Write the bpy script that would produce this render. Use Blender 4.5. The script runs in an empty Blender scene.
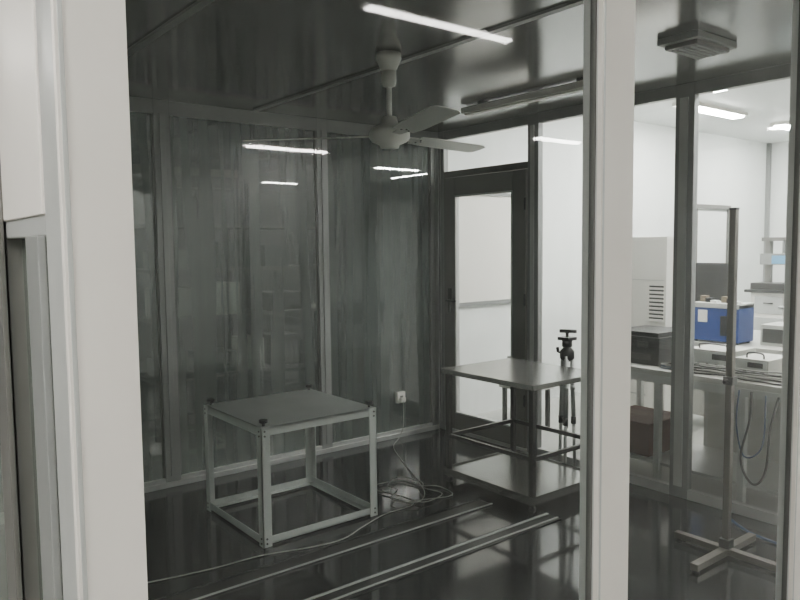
import bpy, bmesh, math, random
from mathutils import Matrix, Vector
random.seed(4)
scene = bpy.context.scene

# ------------------------------------------------------------------ materials
def newmat(name):
    m = bpy.data.materials.new(name); m.use_nodes = True
    nt = m.node_tree; nt.nodes.clear()
    out = nt.nodes.new('ShaderNodeOutputMaterial')
    return m, nt, out

def pbr(name, col, rough=0.5, metal=0.0, noise=0.0, nscale=6.0, rnoise=0.0, stretch=(1,1,1), spec=0.5, bump=0.0):
    m, nt, out = newmat(name)
    b = nt.nodes.new('ShaderNodeBsdfPrincipled')
    b.inputs['Base Color'].default_value = (*col, 1)
    b.inputs['Roughness'].default_value = rough
    b.inputs['Metallic'].default_value = metal
    b.inputs['Specular IOR Level'].default_value = spec
    nt.links.new(b.outputs[0], out.inputs[0])
    if noise > 0 or rnoise > 0 or bump > 0:
        tc = nt.nodes.new('ShaderNodeTexCoord')
        mp = nt.nodes.new('ShaderNodeMapping'); mp.inputs['Scale'].default_value = stretch
        nz = nt.nodes.new('ShaderNodeTexNoise'); nz.inputs['Scale'].default_value = nscale
        nz.inputs['Detail'].default_value = 4
        nt.links.new(tc.outputs['Object'], mp.inputs[0]); nt.links.new(mp.outputs[0], nz.inputs['Vector'])
        if noise > 0:
            cr = nt.nodes.new('ShaderNodeMapRange')
            cr.inputs[1].default_value = 0.3; cr.inputs[2].default_value = 0.7
            cr.inputs[3].default_value = 1 - noise; cr.inputs[4].default_value = 1 + noise
            nt.links.new(nz.outputs[0], cr.inputs[0])
            mx = nt.nodes.new('ShaderNodeVectorMath'); mx.operation = 'SCALE'
            mx.inputs[0].default_value = col
            nt.links.new(cr.outputs[0], mx.inputs['Scale'])
            nt.links.new(mx.outputs[0], b.inputs['Base Color'])
        if rnoise > 0:
            r2 = nt.nodes.new('ShaderNodeMapRange')
            r2.inputs[1].default_value = 0.3; r2.inputs[2].default_value = 0.7
            r2.inputs[3].default_value = max(0.02, rough - rnoise); r2.inputs[4].default_value = rough + rnoise
            nt.links.new(nz.outputs[0], r2.inputs[0]); nt.links.new(r2.outputs[0], b.inputs['Roughness'])
        if bump > 0:
            bp = nt.nodes.new('ShaderNodeBump'); bp.inputs['Strength'].default_value = bump
            bp.inputs['Distance'].default_value = 0.01
            nt.links.new(nz.outputs[0], bp.inputs['Height']); nt.links.new(bp.outputs[0], b.inputs['Normal'])
    return m

def emis(name, col, s):
    m, nt, out = newmat(name)
    e = nt.nodes.new('ShaderNodeEmission'); e.inputs[0].default_value = (*col, 1); e.inputs[1].default_value = s
    nt.links.new(e.outputs[0], out.inputs[0]); return m

def glass(name, tint, base=0.06, haze=0.03, hazecol=(.8,.82,.8), rough=0.0, streak=0.0):
    m, nt, out = newmat(name)
    N = nt.nodes.new; L = nt.links.new
    tr = N('ShaderNodeBsdfTransparent'); tr.inputs[0].default_value = (*tint, 1)
    gl = N('ShaderNodeBsdfGlossy'); gl.inputs['Roughness'].default_value = rough
    gl.inputs[0].default_value = (1, 1, 1, 1)
    df = N('ShaderNodeBsdfDiffuse'); df.inputs[0].default_value = (*hazecol, 1)
    lw = N('ShaderNodeLayerWeight'); lw.inputs[0].default_value = 0.5
    pw = N('ShaderNodeMath'); pw.operation = 'POWER'; pw.inputs[1].default_value = 5
    L(lw.outputs['Facing'], pw.inputs[0])
    ma = N('ShaderNodeMath'); ma.operation = 'MULTIPLY_ADD'; ma.inputs[1].default_value = 0.8; ma.inputs[2].default_value = base
    L(pw.outputs[0], ma.inputs[0])
    m1 = N('ShaderNodeMixShader'); m1.inputs[0].default_value = haze
    L(tr.outputs[0], m1.inputs[1]); L(df.outputs[0], m1.inputs[2])
    if streak > 0:
        tc = N('ShaderNodeTexCoord'); mp = N('ShaderNodeMapping'); mp.inputs['Scale'].default_value = (7, 7, 0.25)
        nz = N('ShaderNodeTexNoise'); nz.inputs['Scale'].default_value = 1.6; nz.inputs['Detail'].default_value = 5
        L(tc.outputs['Object'], mp.inputs[0]); L(mp.outputs[0], nz.inputs['Vector'])
        mr = N('ShaderNodeMapRange'); mr.inputs[1].default_value = .3; mr.inputs[2].default_value = .7
        mr.inputs[3].default_value = haze * (1 - streak); mr.inputs[4].default_value = haze * (1 + streak)
        L(nz.outputs[0], mr.inputs[0]); L(mr.outputs[0], m1.inputs[0])
    m2 = N('ShaderNodeMixShader'); L(ma.outputs[0], m2.inputs[0])
    L(m1.outputs[0], m2.inputs[1]); L(gl.outputs[0], m2.inputs[2])
    L(m2.outputs[0], out.inputs[0]); return m

M_white = pbr('white_powder_coat', (.77, .74, .70), .45, noise=.02)
M_alu = pbr('anodised_aluminium', (.32, .328, .322), .42, .25, noise=.05, stretch=(1, 1, .2))
M_aluL = pbr('aluminium_light', (.54, .55, .54), .4, .25, noise=.05)
M_doorfr = pbr('grey_door_profile', (.22, .215, .205), .4, .3, noise=.04)
M_gask = pbr('rubber_gasket', (.16, .16, .155), .6)
M_glassF = glass('front_glass', (.92, .935, .93), .042, .026, rough=.025, streak=.5)
M_glassR = glass('side_glass', (.92, .94, .93), .04, .035, streak=.4)
M_glassB = glass('tinted_glass', (.34, .375, .36), .075, .30, (.34, .39, .37), rough=.008, streak=.15)
M_glassL = glass('green_glass', (.45, .52, .48), .08, .35, (.32, .38, .34), streak=.2)
M_cfloor = pbr('dark_epoxy_floor', (.026, .028, .029), .10, noise=.35, nscale=2.5, rnoise=.04, spec=.7)
M_ceil = pbr('polished_steel_ceiling', (.28, .28, .275), .17, .6, noise=.15, nscale=1.5, rnoise=.05)
M_lfloor = pbr('grey_lab_floor', (.45, .45, .43), .35, noise=.05)
M_wall = pbr('white_wall_panel', (.81, .83, .82), .55, noise=.02)
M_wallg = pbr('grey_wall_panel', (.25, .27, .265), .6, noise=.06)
M_steel = pbr('brushed_steel', (.42, .42, .41), .25, .85, noise=.05, nscale=3)
M_steelD = pbr('darker_steel_shelf', (.27, .27, .26), .22, .85, noise=.08, nscale=3)  # lower table shelf, a darker steel than the table top
M_chrome = pbr('chrome', (.7, .7, .7), .12, 1)
M_black = pbr('black_plastic', (.02, .02, .022), .4)
M_dk = pbr('dark_steel', (.10, .10, .10), .3, .8)
M_track = pbr('dark_track', (.04, .04, .04), .3, .3)
M_framep = pbr('grey_painted_angle', (.55, .58, .56), .42, noise=.04)
M_plate = pbr('grey_top_plate', (.38, .40, .39), .32, .3, noise=.06)
M_fan = pbr('fan_white_enamel', (.70, .70, .66), .3)
M_blade = pbr('fan_blade_enamel', (.62, .63, .60), .35)
M_blue = pbr('blue_panel', (.02, .06, .26), .45)
M_brown = pbr('brown_board', (.12, .05, .033), .6, noise=.1)
M_wplastic = pbr('white_plastic', (.82, .80, .76), .4)
M_beige = pbr('instrument_grey', (.50, .50, .47), .45)
M_paper = pbr('paper', (.8, .8, .78), .8)
M_tubeN = emis('lamp_tube_dim', (1, .975, .93), 22)
M_tube = emis('lamp_tube', (1, .975, .93), 45)
M_tubeL = emis('lamp_tube_bright', (1, .98, .95), 65)
M_screen = emis('instrument_screen', (.25, .5, .7), .8)
M_cablew = pbr('white_cable', (.36, .36, .34), .5)
M_cableb = pbr('blue_cable', (.03, .07, .16), .5)
M_pole = pbr('satin_pole', (.20, .185, .17), .35, .6)
M_card = pbr('cardboard', (.22, .18, .13), .8)
M_green = pbr('green_grey_box', (.16, .2, .18), .6)
M_grybox = pbr('grey_crate', (.30, .31, .30), .6)

# ------------------------------------------------------------------ mesh builder
class MB:
    def __init__(s): s.bm = bmesh.new(); s.mats = []
    def mi(s, m):
        if m not in s.mats: s.mats.append(m)
        return s.mats.index(m)
    def box(s, a, b, m, rot=None, piv=None):
        x0, y0, z0 = [min(a[i], b[i]) for i in range(3)]; x1, y1, z1 = [max(a[i], b[i]) for i in range(3)]
        co = [(x0,y0,z0),(x1,y0,z0),(x1,y1,z0),(x0,y1,z0),(x0,y0,z1),(x1,y0,z1),(x1,y1,z1),(x0,y1,z1)]
        if rot is not None:
            p = Vector(piv) if piv else Vector(((x0+x1)/2,(y0+y1)/2,(z0+z1)/2))
            co = [tuple(rot @ (Vector(c) - p) + p) for c in co]
        v = [s.bm.verts.new(c) for c in co]; i = s.mi(m)
        for f in ((3,2,1,0),(4,5,6,7),(0,1,5,4),(1,2,6,5),(2,3,7,6),(3,0,4,7)):
            fc = s.bm.faces.new([v[k] for k in f]); fc.material_index = i
        return s
    def cyl(s, p0, p1, r, m, r2=None, n=20):
        p0 = Vector(p0); p1 = Vector(p1); d = (p1 - p0).normalized()
        q = d.to_track_quat('Z', 'Y'); r2 = r if r2 is None else r2; i = s.mi(m)
        A = []; B = []
        for k in range(n):
            t = 2 * math.pi * k / n; o = Vector((math.cos(t), math.sin(t), 0))
            A.append(s.bm.verts.new(p0 + q @ (o * r))); B.append(s.bm.verts.new(p1 + q @ (o * r2)))
        for k in range(n):
            f = s.bm.faces.new((A[k], A[(k+1) % n], B[(k+1) % n], B[k])); f.material_index = i; f.smooth = True
        f = s.bm.faces.new(A[::-1]); f.material_index = i
        f = s.bm.faces.new(B); f.material_index = i
        return s
    def lathe(s, c, prof, m, n=32):
        i = s.mi(m); rings = []
        for r, z in prof:
            rings.append([s.bm.verts.new((c[0]+max(r,.0005)*math.cos(2*math.pi*k/n), c[1]+max(r,.0005)*math.sin(2*math.pi*k/n), c[2]+z)) for k in range(n)])
        for a, b in zip(rings, rings[1:]):
            for k in range(n):
                f = s.bm.faces.new((a[k], a[(k+1) % n], b[(k+1) % n], b[k])); f.material_index = i; f.smooth = True
        f = s.bm.faces.new(rings[0][::-1]); f.material_index = i
        f = s.bm.faces.new(rings[-1]); f.material_index = i
        return s
    def poly(s, pts, m, th=None):
        i = s.mi(m)
        if th is None:
            f = s.bm.faces.new([s.bm.verts.new(p) for p in pts]); f.material_index = i; return s
        t = Vector(th)
        A = [s.bm.verts.new(p) for p in pts]; B = [s.bm.verts.new(Vector(p) + t) for p in pts]
        n = len(pts)
        for f in [A[::-1], B] + [(A[k], A[(k+1) % n], B[(k+1) % n], B[k]) for k in range(n)]:
            fc = s.bm.faces.new(f); fc.material_index = i
        return s
    def tube(s, pts, r, m, n=8, sub=6):
        P = [Vector(p) for p in pts]; out = []
        for k in range(len(P) - 1):
            a = P[max(k-1, 0)]; b = P[k]; c = P[k+1]; d = P[min(k+2, len(P)-1)]
            for j in range(sub):
                t = j / sub
                out.append(.5 * ((2*b) + (c-a)*t + (2*a-5*b+4*c-d)*t*t + (-a+3*b-3*c+d)*t**3))
        out.append(P[-1]); i = s.mi(m); rings = []
        for k, p in enumerate(out):
            d = (out[min(k+1, len(out)-1)] - out[max(k-1, 0)]).normalized()
            q = d.to_track_quat('Z', 'Y')
            rings.append([s.bm.verts.new(p + q @ Vector((r*math.cos(2*math.pi*j/n), r*math.sin(2*math.pi*j/n), 0))) for j in range(n)])
        for a, b in zip(rings, rings[1:]):
            best = min(range(n), key=lambda o: (a[0].co - b[o].co).length)
            for j in range(n):
                f = s.bm.faces.new((a[j], a[(j+1) % n], b[(j+1+best) % n], b[(j+best) % n])); f.material_index = i; f.smooth = True
        return s
    def done(s, name, bevel=0.0):
        bmesh.ops.recalc_face_normals(s.bm, faces=s.bm.faces)
        me = bpy.data.meshes.new(name); s.bm.to_mesh(me); s.bm.free()
        for m in s.mats: me.materials.append(m)
        o = bpy.data.objects.new(name, me); scene.collection.objects.link(o)
        if bevel > 0:
            b = o.modifiers.new('bevel', 'BEVEL'); b.width = bevel; b.segments = 2; b.limit_method = 'ANGLE'
            b.angle_limit = math.radians(50)
        return o

XL, XR, YF, YB, H = .24, 3.98, .95, 4.54, 2.48     # chamber
LH = 2.9                                            # lab ceiling
YS = -7.2

# ------------------------------------------------------------------ room shell
MB().box((-3.2, YS-.1, -.12), (10.4, 7.0, -.02), M_lfloor).done('floor')
MB().box((XL-.05, YF-.05, -.02), (XR+.06, YB+.06, 0), M_cfloor).done('floor_chamber')
MB().box((-3.2, YS-.1, LH), (10.4, 7.0, LH+.1), M_wall).done('ceiling')
MB().box((-3.2, YS-.1, -.02), (10.4, YS, LH), M_wall).done('wall_south')
MB().box((-3.2, YS, -.02), (-3.1, 6.9, LH), M_wall).done('wall_west')
MB().box((10.2, YS, -.02), (10.3, 4.75, LH), M_wall).done('wall_east')
MB().box((4.12, 4.75, -.02), (10.3, 4.85, LH), M_wall).done('wall_lab')
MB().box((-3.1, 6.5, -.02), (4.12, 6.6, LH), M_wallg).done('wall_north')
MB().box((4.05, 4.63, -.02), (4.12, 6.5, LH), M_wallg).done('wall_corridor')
# chamber ceiling: panels with joint battens
b = MB().box((XL-.05, YF-.05, H), (XR+.06, YB+.06, H+.05), M_ceil)
b.done('ceiling_chamber')
b = MB()
for x in (1.15, 2.3):
    w = .018
    b.box((x-w, YF+.06, H-.012), (x+w, YB-.05, H), M_alu)
b.done('trim_1')

# ------------------------------------------------------------------ chamber walls (profiles)
# front partition: white posts
b = MB()
for (x0, x1) in ((.223, .309), (1.294, 1.41), (2.275, 2.39), (3.90, 4.03)):
    b.box((x0, YF, -.02), (x1, YF+.012, H), M_white)
    b.box((x0+.0, YF+.012, -.02), (x1-.0, YF+.05, H), M_aluL)
    b.box((x0+.004, YF-.0015, -.02), (x0+.010, YF, H), M_aluL)
for (x0, x1) in ((.309, 1.294), (1.41, 2.275), (2.39, 3.90)):
    b.box((x0, YF, -.02), (x1, YF+.05, .09), M_white)
    b.box((x0, YF, H-.09), (x1, YF+.05, H), M_white)
    for z in (.09, H-.10):
        b.box((x0, YF+.015, z), (x1, YF+.03, z+.01), M_gask)
    for xx in (x0, x1-.003):
        b.box((xx, YF+.015, .1), (xx+.003, YF+.03, H-.1), M_gask)
b.done('wall_front', .003)
wn = [0]
def pane(pts, m):
    wn[0] += 1
    return MB().poly(pts, m).done('window_%d' % wn[0])
for (x0, x1) in ((.312, 1.291), (1.413, 2.272), (2.393, 3.897)):
    pane([(x0, YF+.0225, .1), (x1, YF+.0225, .1), (x1, YF+.0225, H-.1), (x0, YF+.0225, H-.1)], M_glassF)

# back wall
b = MB()
bx = [(.24, .30), (.50, .60), (1.62, 1.72), (2.81, 2.90), (3.90, 3.98)]
for x0, x1 in bx:
    b.box((x0, YB, 0), (x1, YB+.05, H), M_alu)
    b.box((x0+.035, YB-.008, .07), (x1-.03, YB, H-.08), M_alu)
for (a0, a1), (c0, c1) in zip(bx, bx[1:]):
    b.box((a1, YB, 0), (c0, YB+.05, .06), M_aluL)
    b.box((a1, YB, H-.09), (c0, YB+.05, H), M_alu)
    b.box((a1, YB+.01, .06), (a1+.012, YB+.03, H-.09), M_gask)
    b.box((c0-.012, YB+.01, .06), (c0, YB+.03, H-.09), M_gask)
b.box((.30, YB-.015, 0), (3.96, YB, .035), M_aluL)
b.done('wall_back', .002)
for (a0, a1), (c0, c1) in zip(bx, bx[1:]):
    pane([(a1+.012, YB+.02, .06), (c0-.012, YB+.02, .06), (c0-.012, YB+.02, H-.09), (a1+.012, YB+.02, H-.09)], M_glassB)

# right wall (door at the far end)
b = MB()
ry = [(YF+.05, 1.10), (2.28, 2.40), (3.46, 3.56), (4.47, 4.54)]
for y0, y1 in ry:
    b.box((XR, y0, 0), (XR+.05, y1, H), M_alu)
    b.box((XR-.008, y0+.035, .07), (XR, y1-.03, H-.08), M_aluL)
for (a0, a1), (c0, c1) in zip(ry, ry[1:]):
    b.box((XR, a1, H-.07), (XR+.05, c0, H), M_alu)
    if c1 < 4: b.box((XR, a1, 0), (XR+.05, c0, .06), M_aluL)
b.box((XR, 3.56, 2.10), (XR+.05, 4.47, 2.15), M_doorfr)
b.box((XR, 3.56, 0), (XR+.05, 4.47, .03), M_aluL)
b.done('wall_right', .002)
for y0, y1, z0, z1 in ((1.10, 2.28, .06, H-.07), (2.40, 3.46, .06, H-.07), (3.56, 4.47, 2.15, H-.07)):
    pane([(XR+.025, y0, z0), (XR+.025, y1, z0), (XR+.025, y1, z1), (XR+.025, y0, z1)], M_glassR)
# door
b = MB()
dy0, dy1 = 3.57, 4.46
b.box((XR-.01, dy0, .035), (XR+.04, dy0+.13, 2.095), M_doorfr)
b.box((XR-.01, dy1-.13, .035), (XR+.04, dy1, 2.095), M_doorfr)
b.box((XR-.01, dy0+.13, .035), (XR+.04, dy1-.13, .17), M_doorfr)
b.box((XR-.01, dy0+.13, 1.95), (XR+.04, dy1-.13, 2.095), M_doorfr)
for y in (dy0+.13, dy1-.142): b.box((XR-.014, y, .17), (XR+.03, y+.012, 1.95), M_aluL)
for z in (.17, 1.938): b.box((XR-.014, dy0+.13, z), (XR+.03, dy1-.13, z+.012), M_aluL)
b.poly([(XR+.015, dy0+.14, .18), (XR+.015, dy1-.14, .18), (XR+.015, dy1-.14, 1.94), (XR+.015, dy0+.14, 1.94)], M_glassR)
b.box((XR-.018, dy1-.09, 1.0), (XR-.01, dy1-.05, 1.2), M_dk)
b.cyl((XR-.01, dy1-.07, 1.1), (XR-.055, dy1-.07, 1.1), .009, M_dk)
b.cyl((XR-.05, dy1-.07, 1.1), (XR-.05, dy1-.18, 1.1), .009, M_dk)
for z in (.35, 1.1, 1.8): b.cyl((XR-.014, dy0+.004, z), (XR-.014, dy0+.004, z+.09), .008, M_dk)
b.done('door_1', .003)

# left wall (seen from outside)
b = MB()
ly = [(YF+.05, 1.12), (1.42, 1.54), (3.0, 3.1), (4.44, 4.54)]
for k, (y0, y1) in enumerate(ly):
    b.box((XL, y0, -.0), (XL+.05, y1, H), M_doorfr if k == 1 else M_aluL)
for (a0, a1), (c0, c1) in zip(ly, ly[1:]):
    b.box((XL, a1, 0), (XL+.05, c0, .1), M_aluL)
    b.box((XL, a1, 1.57), (XL+.05, c0, 1.60), M_aluL)
    b.box((XL-.004, a1, 1.60), (XL+.045, c0, H), M_white)
b.box((XL-.012, 1.12, .12), (XL, 1.20, 1.57), M_alu)
b.box((XL-.014, 1.41, .0), (XL-.004, 1.50, H), M_doorfr)
b.done('wall_left', .002)
for (a0, a1), (c0, c1) in zip(ly, ly[1:]):
    pane([(XL+.025, a1, .1), (XL+.025, c0, .1), (XL+.025, c0, 1.57), (XL+.025, a1, 1.57)], M_glassL)

# floor tracks
b = MB()
b.box((.35, 2.97, 0), (3.02, 3.08, .005), M_track); b.box((.35, 2.97, .005), (3.02, 2.980, .010), M_aluL); b.box((.35, 3.07, .005), (3.02, 3.08, .010), M_dk)
b.done('trim_2')
b = MB()
b.box((.35, 2.56, 0), (3.15, 2.68, .005), M_track); b.box((.35, 2.650, .005), (3.15, 2.664, .010), M_aluL); b.box((.35, 2.58, .005), (3.15, 2.59, .010), M_aluL)
b.done('trim_3')

# ------------------------------------------------------------------ ceiling fan
c = (2.16, 2.82)
b = MB()
b.lathe((c[0], c[1], 0), [(.012, 2.475), (.06, 2.475), (.062, 2.45), (.04, 2.40), (.02, 2.385), (.012, 2.385)], M_fan)
b.cyl((c[0], c[1], 2.12), (c[0], c[1], 2.42), .013, M_fan)
b.lathe((c[0], c[1], 0), [(.012, 2.40), (.036, 2.39), (.036, 2.34), (.03, 2.32), (.012, 2.315)], M_fan)
b.lathe((c[0], c[1], 0), [(.01, 2.18), (.035, 2.175), (.045, 2.14), (.085, 2.12), (.10, 2.095), (.10, 2.075), (.085, 2.055), (.05, 2.04), (.045, 2.025), (.01, 2.02)], M_fan)
for ang in (-108, 10, 134):
    R = Matrix.Rotation(math.radians(ang), 3, 'Z'); T = Matrix.Rotation(math.radians(-10), 3, 'X')
    o = Vector((c[0], c[1], 2.08))
    def P(x, y, z=0): return o + R @ (T @ Vector((x, y, z)))
    b.poly([P(.08, -.018), P(.24, -.03), P(.24, .03), P(.08, .018)], M_fan, th=(0, 0, .006))
    b.poly([P(.19, -.055), P(.30, -.065), P(.69, -.072), P(.725, -.058), P(.735, -.02), P(.735, .03), P(.71, .05), P(.30, .06), P(.19, .05)], M_blade, th=(0, 0, .004))
    for q in ((.215, -.018), (.215, .018), (.235, 0)):
        pp = P(*q); b.cyl(pp - Vector((0, 0, .004)), pp + Vector((0, 0, .012)), .005, M_chrome, n=8)
b.done('ceiling_fan')

# unlit linear fixture + ceiling box
b = MB()
b.box((3.36, 2.45, H-.05), (3.44, 3.60, H-.012), M_wplastic); b.box((3.375, 2.47, H-.062), (3.425, 3.58, H-.05), M_wplastic)
b.box((3.38, 2.6, H-.012), (3.42, 2.66, H), M_dk); b.box((3.38, 3.4, H-.012), (3.42, 3.46, H), M_dk)
b.done('linear_ceiling_light', .003)
b = MB()
b.box((3.02, 1.72, H-.03), (3.36, 1.92, H), M_alu)
b.box((3.05, 1.74, H-.05), (3.33, 1.90, H-.03), M_doorfr)
for k in range(5): b.box((3.07, 1.755+k*.028, H-.055), (3.31, 1.765+k*.028, H-.05), M_alu)
b.done('ceiling_vent', .004)

# ------------------------------------------------------------------ angle-iron stand
b = MB()
x0, x1, y0, y1, hh, w, t = 1.665, 2.395, 3.28, 4.0, .63, .05, .005
def angle(b, cx, cy, sx, sy):
    b.box((cx, cy, .0), (cx+sx*w, cy+sy*t, hh), M_framep)
    b.box((cx, cy, .0), (cx+sx*t, cy+sy*w, hh), M_framep)
for cx, sx in ((x0, 1), (x1, -1)):
    for cy, sy in ((y0, 1), (y1, -1)):
        angle(b, cx, cy, sx, sy)
        for zz in (.02, .045, hh-.02, hh-.045):
            b.cyl((cx+sx*.02, cy-sy*.004, zz), (cx+sx*.02, cy+sy*.008, zz), .005, M_dk, n=8)
            b.cyl((cx-sx*.004, cy+sy*.02, zz), (cx+sx*.008, cy+sy*.02, zz), .005, M_dk, n=8)
        # levelling knob
        b.cyl((cx+sx*.03, cy+sy*.03, hh), (cx+sx*.03, cy+sy*.03, hh+.02), .007, M_dk, n=10)
        b.cyl((cx+sx*.03, cy+sy*.03, hh+.02), (cx+sx*.03, cy+sy*.03, hh+.035), .022, M_black, n=14)
for zz, inw in ((hh-.045, 1), (.012, 1)):
    for cy, sy in ((y0+t, 1), (y1-t, -1)):
        b.box((x0+t, cy, zz), (x1-t, cy+sy*t, zz+.04), M_framep)
        b.box((x0+t, cy, zz+(.035 if zz > .3 else 0)), (x1-t, cy+sy*.04, zz+(.04 if zz > .3 else .005)), M_framep)
    for cx, sx in ((x0+t, 1), (x1-t, -1)):
        b.box((cx, y0+t, zz), (cx+sx*t, y1-t, zz+.04), M_framep)
        b.box((cx, y0+t, zz+(.035 if zz > .3 else 0)), (cx+sx*.04, y1-t, zz+(.04 if zz > .3 else .005)), M_framep)
b.box((x0+.006, y0+.006, hh-.004), (x1-.006, y1-.006, hh+.002), M_plate)
b.done('steel_angle_stand')

# ------------------------------------------------------------------ stainless table
b = MB()
x0, x1, y0, y1, z1 = 3.08, 3.74, 2.71, 3.50, .75
b.box((x0, y0, z1-.004), (x1, y1, z1), M_steel)
for A, B_ in (((x0, y0), (x1, y0+.004)), ((x0, y1-.004), (x1, y1)), ((x0, y0), (x0+.004, y1)), ((x1-.004, y0), (x1, y1))):
    b.box((A[0], A[1], z1-.03), (B_[0], B_[1], z1-.004), M_steel)
for x in (x0+.025, x1-.025):
    for y in (y0+.025, y1-.05):
        b.box((x-.015, y-.015, .05), (x+.015, y+.015, z1-.004), M_dk)
        b.cyl((x-.01, y, .022), (x+.01, y, .022), .022, M_black); b.cyl((x, y, .03), (x, y, .055), .014, M_black)
for y in (y0+.025, y1-.05): b.box((x0+.04, y-.01, .30), (x1-.04, y+.01, .325), M_dk)
for x in (x0+.025, x1-.025): b.box((x-.01, y0+.04, .30), (x+.01, y1-.065, .325), M_dk)
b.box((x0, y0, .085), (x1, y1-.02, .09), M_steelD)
for A, B_ in (((x0, y0), (x1, y0+.004)), ((x0, y1-.024), (x1, y1-.02)), ((x0, y0), (x0+.004, y1-.02)), ((x1-.004, y0), (x1, y1-.02))):
    b.box((A[0], A[1], .05), (B_[0], B_[1], .085), M_steel)
    b.box((A[0], A[1], .09), (B_[0], B_[1], .10), M_steel)
b.done('stainless_steel_table')

# ------------------------------------------------------------------ folded tripod
b = MB(); tx, ty = 3.865, 3.10
for k in range(3):
    a = math.radians(90 + 120*k); dx, dy = math.cos(a), math.sin(a)
    f = Vector((tx+dx*.06, ty+dy*.06, .0)); tp = Vector((tx+dx*.035, ty+dy*.035, .80))
    mid = f.lerp(tp, .45)
    b.cyl(f + Vector((0, 0, .02)), mid, .011, M_aluL, n=12); b.cyl(mid, tp, .015, M_aluL, n=12)
    b.cyl(f, f + Vector((0, 0, .03)), .014, M_black, n=12)
    b.cyl(mid - Vector((0, 0, .03)), mid + Vector((0, 0, .02)), .018, M_black, n=12)
    m2 = f.lerp(tp, .72); b.cyl(m2 - Vector((0, 0, .01)), m2 + Vector((0, 0, .02)), .017, M_aluL, n=12)
b.cyl((tx, ty, .3), (tx, ty, .95), .011, M_chrome)
b.lathe((tx, ty, 0), [(.02, .76), (.048, .78), (.048, .83), (.03, .85), (.02, .86)], M_black, 20)
b.cyl((tx, ty, .86), (tx, ty, .91), .034, M_black); b.box((tx-.045, ty-.045, .905), (tx+.045, ty+.045, .925), M_black)
b.cyl((tx, ty, .95), (tx, ty, .965), .012, M_black)
b.cyl((tx-.03, ty+.04, .965), (tx+.03, ty-.055, .965), .012, M_black)
b.cyl((tx, ty, .80), (tx-.07, ty+.02, .83), .006, M_black); b.cyl((tx-.07, ty+.02, .83), (tx-.075, ty+.02, .86), .01, M_black)
b.done('folded_tripod')

# ------------------------------------------------------------------ pole stand with cross base
b = MB(); px, py = 3.40, 1.735
b.box((px-.016, py-.016, .045), (px+.016, py+.016, 1.71), M_pole)
b.box((px-.018, py-.018, 1.705), (px+.018, py+.018, 1.715), M_black)
b.box((px-.30, py-.02, .012), (px+.27, py+.02, .045), M_pole)
b.box((px-.02, py-.29, .012), (px+.02, py+.27, .045), M_pole)
for dx, dy in ((-.28, 0), (.25, 0), (0, -.27), (0, .25)):
    b.cyl((px+dx, py+dy, 0), (px+dx, py+dy, .013), .018, M_black)
b.box((px-.026, py-.026, .045), (px+.026, py+.026, .09), M_dk)
b.box((px-.024, py-.024, .86), (px+.024, py+.024, .90), M_dk)
b.cyl((px-.024, py, .88), (px-.06, py, .88), .008, M_black)
b.done('pole_stand', .002)

# ------------------------------------------------------------------ cables & socket
b = MB()
pts = [(.9, 3.32, .006), (1.08, 3.27, .006), (1.35, 3.22, .006), (1.62, 3.2, .006), (1.85, 3.13, .006), (2.04, 3.11, .006), (2.22, 3.18, .006), (2.42, 3.25, .006), (2.62, 3.26, .006)]
cx, cy = 2.78, 3.46
for k in range(18):
    a = -1.9 + k * .78; r = .17 + .08*math.sin(k*1.7)
    pts.append((cx + r*1.2*math.cos(a) + .03*math.sin(k), cy + r*1.0*math.sin(a), .006 + .0012*k))
pts += [(2.95, 3.62, .02), (3.05, 3.8, .006), (3.3, 4.3, .006), (3.5, 4.49, .01), (3.56, 4.507, .1), (3.56, 4.505, .3)]
b.tube(pts, .0035, M_cablew, n=6, sub=5)
b.done('power_cable')
b = MB()
b.box((3.52, YB-.012, .28), (3.60, YB+.018, .37), M_wplastic); b.box((3.545, YB-.014, .31), (3.575, YB-.012, .34), M_gask)
b.box((3.54, YB-.045, .295), (3.58, YB-.014, .325), M_wplastic)
b.done('wall_socket', .003)
MB().tube([(3.88, 1.98, .008), (3.76, 1.80, .008), (3.72, 1.62, .008), (3.70, 1.50, .008), (3.58, 1.38, .008), (3.3, 1.25, .008)], .008, M_cableb).done('blue_hose')

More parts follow.
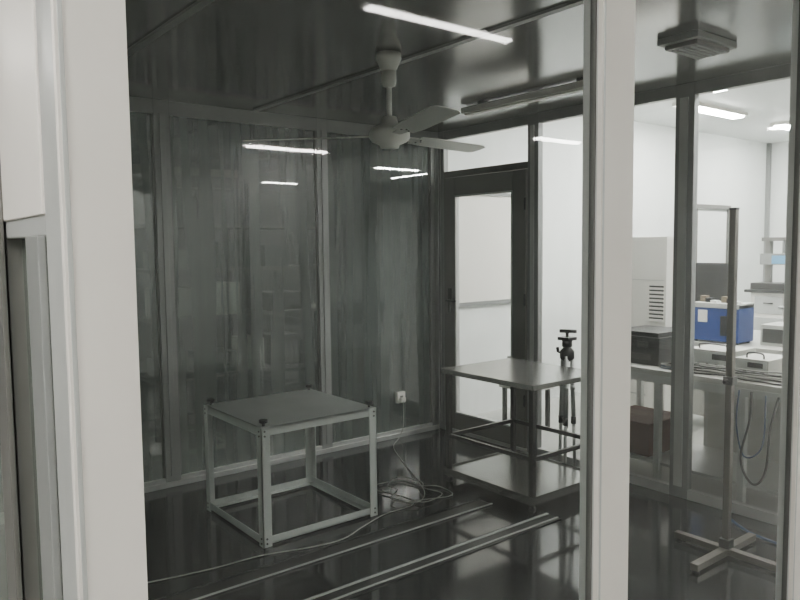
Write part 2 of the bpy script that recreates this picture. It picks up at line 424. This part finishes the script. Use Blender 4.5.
# ------------------------------------------------------------------ lab: bench along glass
b = MB()
b.box((4.08, 1.2, .71), (4.78, 3.15, .745), M_beige)
b.box((4.08, 1.2, .66), (4.10, 3.15, .71), M_aluL)
for y in (1.25, 2.0, 2.55, 3.09):
    for x in (4.10, 4.72): b.box((x, y, -.02), (x+.04, y+.04, .71), M_aluL)
b.box((4.70, 1.25, .05), (4.715, 2.55, .66), M_beige)
b.box((4.12, 1.29, .12), (4.70, 3.09, .14), M_aluL)
b.done('workbench', .002)
b = MB()
b.box((4.2, 2.62, .745), (4.62, 3.0, .93), M_black); b.box((4.22, 2.64, .93), (4.6, 2.98, .96), M_black)
b.box((4.195, 2.68, .78), (4.2, 2.94, .82), M_dk); b.box((4.192, 2.7, .86), (4.2, 2.78, .9), M_dk)
b.done('desktop_printer', .01)
def instrument(name, x0, x1, y0, y1, z, h, m):
    b = MB(); b.box((x0, y0, z+.01), (x1, y1, z+h), m)
    b.box((x0-.004, y0+.01, z+.025), (x0, y1-.01, z+h-.012), M_aluL)
    n = max(2, int((y1-y0)/.06))
    for k in range(n):
        yy = y0 + .03 + k*(y1-y0-.05)/n
        b.cyl((x0-.004, yy, z+.05), (x0-.018, yy, z+.05), .010, M_black, n=12)
    b.box((x0-.006, y0+.03, z+h*.6), (x0-.004, y0+.12, z+h*.85), M_black)
    for yy in (y0+.03, y1-.03):
        for xx in (x0+.03, x1-.03): b.cyl((xx, yy, z), (xx, yy, z+.01), .012, M_black, n=10)
    b.tube([(x0+.05, y0+.05, z+h), (x0+.05, y0+.06, z+h+.03), (x0+.05, y1-.06, z+h+.03), (x0+.05, y1-.05, z+h)], .005, M_dk, n=6)
    return b.done(name, .004)
instrument('bench_instrument', 4.24, 4.55, 2.16, 2.44, .745, .14, M_beige)
instrument('bench_instrument', 4.20, 4.50, 1.92, 2.12, .745, .12, M_beige)
instrument('bench_instrument', 4.28, 4.6, 1.55, 1.85, .745, .13, M_wplastic)
b = MB()
for k in range(8):
    y = 2.55; q = [(4.18, 2.6, .752)]
    for j in range(8):
        y -= .09 + random.random()*.03
        q.append((4.11 + random.random()*.09, y, .752 + .008*k))
    q.append((4.14, y-.06, .752)); b.tube(q, .005, M_cablew if k % 2 else M_black, n=6)
for k in range(4):
    q = [(4.17 + .04*math.cos(t*.9+k), 2.52 + .06*math.sin(t*.9+k), .752+.006*k+.001*t) for t in range(9)]
    b.tube(q, .004, M_cablew if k % 2 else M_cableb, n=6)
b.done('cable_bundle')
b = MB()
b.tube([(4.068, 1.95, .70), (4.06, 1.95, .55), (4.06, 2.0, .3), (4.06, 1.93, .17), (4.062, 1.86, .25), (4.066, 1.84, .5), (4.068, 1.80, .69)], .007, M_dk, n=8)
b.tube([(4.068, 2.02, .70), (4.062, 2.03, .5), (4.062, 1.98, .32), (4.062, 1.88, .4), (4.068, 1.87, .69)], .005, M_cableb, n=8)
b.done('hanging_hose')
# reddish board box under bench
b = MB(); b.box((4.16, 2.66, .141), (4.6, 3.06, .36), M_brown); b.box((4.155, 2.82, .141), (4.16, 2.88, .36), M_card)
b.done('brown_storage_box', .004)

# floor-standing air conditioner
b = MB(); b.box((5.2, 3.19, .03), (5.52, 3.83, 1.60), M_wplastic); b.box((5.21, 3.20, -.02), (5.51, 3.82, .03), M_dk)
for k in range(9):
    z = .92 + k*.032
    b.box((5.19, 3.21, z), (5.2, 3.34, z+.018), M_wplastic); b.box((5.197, 3.21, z+.018), (5.1995, 3.34, z+.032), M_dk)
b.box((5.195, 3.36, .3), (5.2, 3.80, .31), M_aluL); b.box((5.197, 3.205, 1.25), (5.2, 3.82, 1.255), M_aluL)
b.done('floor_air_conditioner', .006)

# second bench with blue box, monitor
b = MB()
b.box((5.56, 2.3, .70), (6.7, 3.5, .735), M_beige)
for x in (5.58, 6.62):
    for y in (2.32, 3.42): b.box((x, y, -.02), (x+.05, y+.05, .70), M_aluL)
b.box((5.66, 2.4, .1), (6.6, 3.4, .65), M_beige)
b.done('work_table', .003)
b = MB()
b.box((5.6, 2.80, .75), (5.85, 3.20, 1.05), M_blue); b.box((5.59, 2.80, 1.02), (5.85, 3.20, 1.06), M_aluL)
b.box((5.594, 3.06, .9), (5.6, 3.14, 1.0), M_paper); b.box((5.594, 2.84, .8), (5.6, 2.95, .96), M_black)
for xx in (5.63, 5.82):
    for yy in (2.83, 3.17): b.cyl((xx, yy, .735), (xx, yy, .75), .015, M_black)
for k in range(6): b.box((5.62+.03*(k % 3), 2.82+.06*k, 1.06), (5.68+.03*(k % 3), 2.87+.06*k, 1.08+.015*(k % 3)), [M_paper, M_black, M_card][k % 3])
b.done('blue_test_cabinet', .004)
b = MB()
b.box((6.10, 3.12, 1.02), (6.14, 3.50, 1.37), M_black); b.box((6.097, 3.135, 1.04), (6.10, 3.485, 1.355), M_black)
b.box((6.13, 3.28, .75), (6.16, 3.34, 1.1), M_black); b.box((6.03, 3.18, .735), (6.27, 3.42, .75), M_black)
b.done('computer_monitor', .004)
b = MB()
b.box((5.75, 2.42, .735), (6.05, 2.70, .90), M_beige); b.box((5.742, 2.44, .76), (5.75, 2.68, .87), M_dk)
b.cyl((5.9, 2.56, .90), (5.9, 2.56, 1.02), .03, M_dk); b.cyl((5.9, 2.56, 1.02), (5.9, 2.56, 1.04), .07, M_alu)
b.done('balance_scale', .004)
# far equipment
b = MB()
b.box((7.9, 2.7, 1.0), (8.5, 3.9, 1.03), M_dk); b.box((7.95, 2.75, -.02), (8.45, 3.85, 1.0), M_wplastic)
for r in range(4):
    for q in range(3):
        b.box((7.94, 2.80+q*.35, .08+r*.23), (7.95, 3.10+q*.35, .27+r*.23), M_aluL)
        b.box((7.925, 2.90+q*.35, .19+r*.23), (7.94, 3.0+q*.35, .205+r*.23), M_dk)
b.done('drawer_cabinet', .003)
b = MB()
b.box((8.0, 3.35, 1.03), (8.3, 3.88, 1.10), M_dk)
b.box((8.18, 3.42, 1.10), (8.24, 3.48, 1.6), M_doorfr); b.box((8.18, 3.75, 1.10), (8.24, 3.81, 1.6), M_doorfr)
b.box((8.12, 3.40, 1.30), (8.28, 3.84, 1.42), M_alu); b.box((8.115, 3.53, 1.31), (8.12, 3.71, 1.40), M_screen)
b.cyl((8.21, 3.62, 1.42), (8.21, 3.62, 1.6), .02, M_alu); b.box((8.15, 3.40, 1.56), (8.27, 3.84, 1.6), M_doorfr)
b.done('tensile_tester', .003)
# lab door & window & trims on lab wall
b = MB()
b.box((8.28, 4.70, -.02), (8.33, 4.75, 2.02), M_doorfr); b.box((9.08, 4.70, -.02), (9.13, 4.75, 2.02), M_doorfr)
b.box((8.33, 4.70, 1.97), (9.08, 4.75, 2.02), M_doorfr); b.box((8.33, 4.73, -.02), (9.08, 4.75, 1.97), M_wall)
b.cyl((8.42, 4.73, 1.0), (8.42, 4.68, 1.0), .012, M_chrome); b.cyl((8.42, 4.68, 1.0), (8.53, 4.68, 1.0), .01, M_chrome)
b.done('door_2')
b = MB()
for (A, B_) in (((4.2, 1.0), (5.5, 1.035)), ((4.2, 2.0), (5.5, 2.03)), ((5.47, 1.035), (5.5, 2.0)), ((4.2, 1.035), (4.23, 2.0))):
    b.box((A[0], 4.72, A[1]), (B_[0], 4.75, B_[1]), M_alu)
b.box((4.23, 4.738, 1.035), (5.47, 4.75, 2.0), M_wplastic)
b.done('window_panel')
MB().box((10.15, 4.70, -.02), (10.2, 4.75, LH), M_alu).done('trim_4')
# paper stack on a stool outside door
b = MB()
b.box((4.45, 3.95, .33), (4.75, 4.3, .36), M_beige)
for x in (4.47, 4.70):
    for y in (3.97, 4.25): b.box((x, y, -.02), (x+.03, y+.03, .33), M_dk)
for k in range(3):
    b.box((4.5+k*.06, 4.0+.02*k, .36), (4.51+k*.06, 4.25, .60-.02*k), M_paper)
b.done('document_stool')

# ------------------------------------------------------------------ corridor behind: added shelf with boxes, stands in for reflected lab equipment
b = MB()
for x in (2.0, 2.9, 3.8):
    for y in (5.75, 6.2): b.box((x-.02, y-.02, -.02), (x+.02, y+.02, 1.75), M_alu)
for z in (.45, .95, 1.35, 1.72): b.box((1.98, 5.73, z), (3.82, 6.22, z+.03), M_alu)
for z in (.48, .98, 1.38):
    x = 2.05
    while x < 3.5:
        wd = .16 + random.random()*.2; hh = .10 + random.random()*.18
        b.box((x, 5.78, z), (x+wd, 6.1, z+hh), random.choice([M_card, M_grybox, M_green, M_beige, M_wplastic, M_black]))
        x += wd + .06 + random.random()*.25
b.done('reflection_stand_in_shelf')

# ------------------------------------------------------------------ lamps
def lamp(x0, x1, y0, y1, z=LH, m=M_tube):
    b = MB(); b.box((x0-.03, y0-.03, z-.035), (x1+.03, y1+.03, z), M_wplastic)
    b.box((x0, y0, z-.05), (x1, y1, z-.035), m)
    return b.done('fluorescent_ceiling_light')
lamp(2.38, 3.5, -1.38, -1.32, m=M_tubeN)
lamp(-1.5, .1, -1.40, -1.30)
lamp(-1.9, -.5, .6, .72)  # added lamp out of view, more light on the camera side
lamp(6.48, 7.56, 3.78, 3.90, m=M_tubeL)
lamp(8.5, 9.5, 3.78, 3.90, m=M_tubeL)
lamp(7.23, 8.1, -.75, -.63, m=M_tubeL)
lamp(8.58, 8.70, -2.05, -.75, m=M_tubeL)
lamp(4.42, 4.54, 1.4, 2.6, m=M_tubeL)  # added lamp hidden by the chamber ceiling, lightens the air conditioner front
lamp(5.0, 6.1, 3.2, 3.32, m=M_tubeL)  # extra lamp out of view, added to brighten the lab
lamp(6.9, 7.7, -4.14, -4.04)
lamp(4.26, 5.48, -6.71, -6.63, m=M_tubeL)
lamp(-.6, .5, 5.3, 5.4)

w = bpy.data.worlds.new('world'); scene.world = w; w.use_nodes = True
w.node_tree.nodes['Background'].inputs[0].default_value = (.8, .85, .9, 1)
w.node_tree.nodes['Background'].inputs[1].default_value = .1

# ------------------------------------------------------------------ camera
u = Vector((919, 64, -720)).normalized(); v = Vector((-568, 48, -720))
v = (v - u * v.dot(u)).normalized(); n = u.cross(v)
R = Matrix((u, v, n))
cam = bpy.data.objects.new('camera', bpy.data.cameras.new('camera')); scene.collection.objects.link(cam)
cam.matrix_world = Matrix.Translation((0, 0, 1.55)) @ R.to_4x4()
cam.data.sensor_width = 36; cam.data.lens = 32.4; cam.data.clip_start = .02
scene.camera = cam
scene.view_settings.view_transform = 'AgX'
scene.view_settings.look = 'AgX - Medium High Contrast'
scene.view_settings.exposure = 0.85
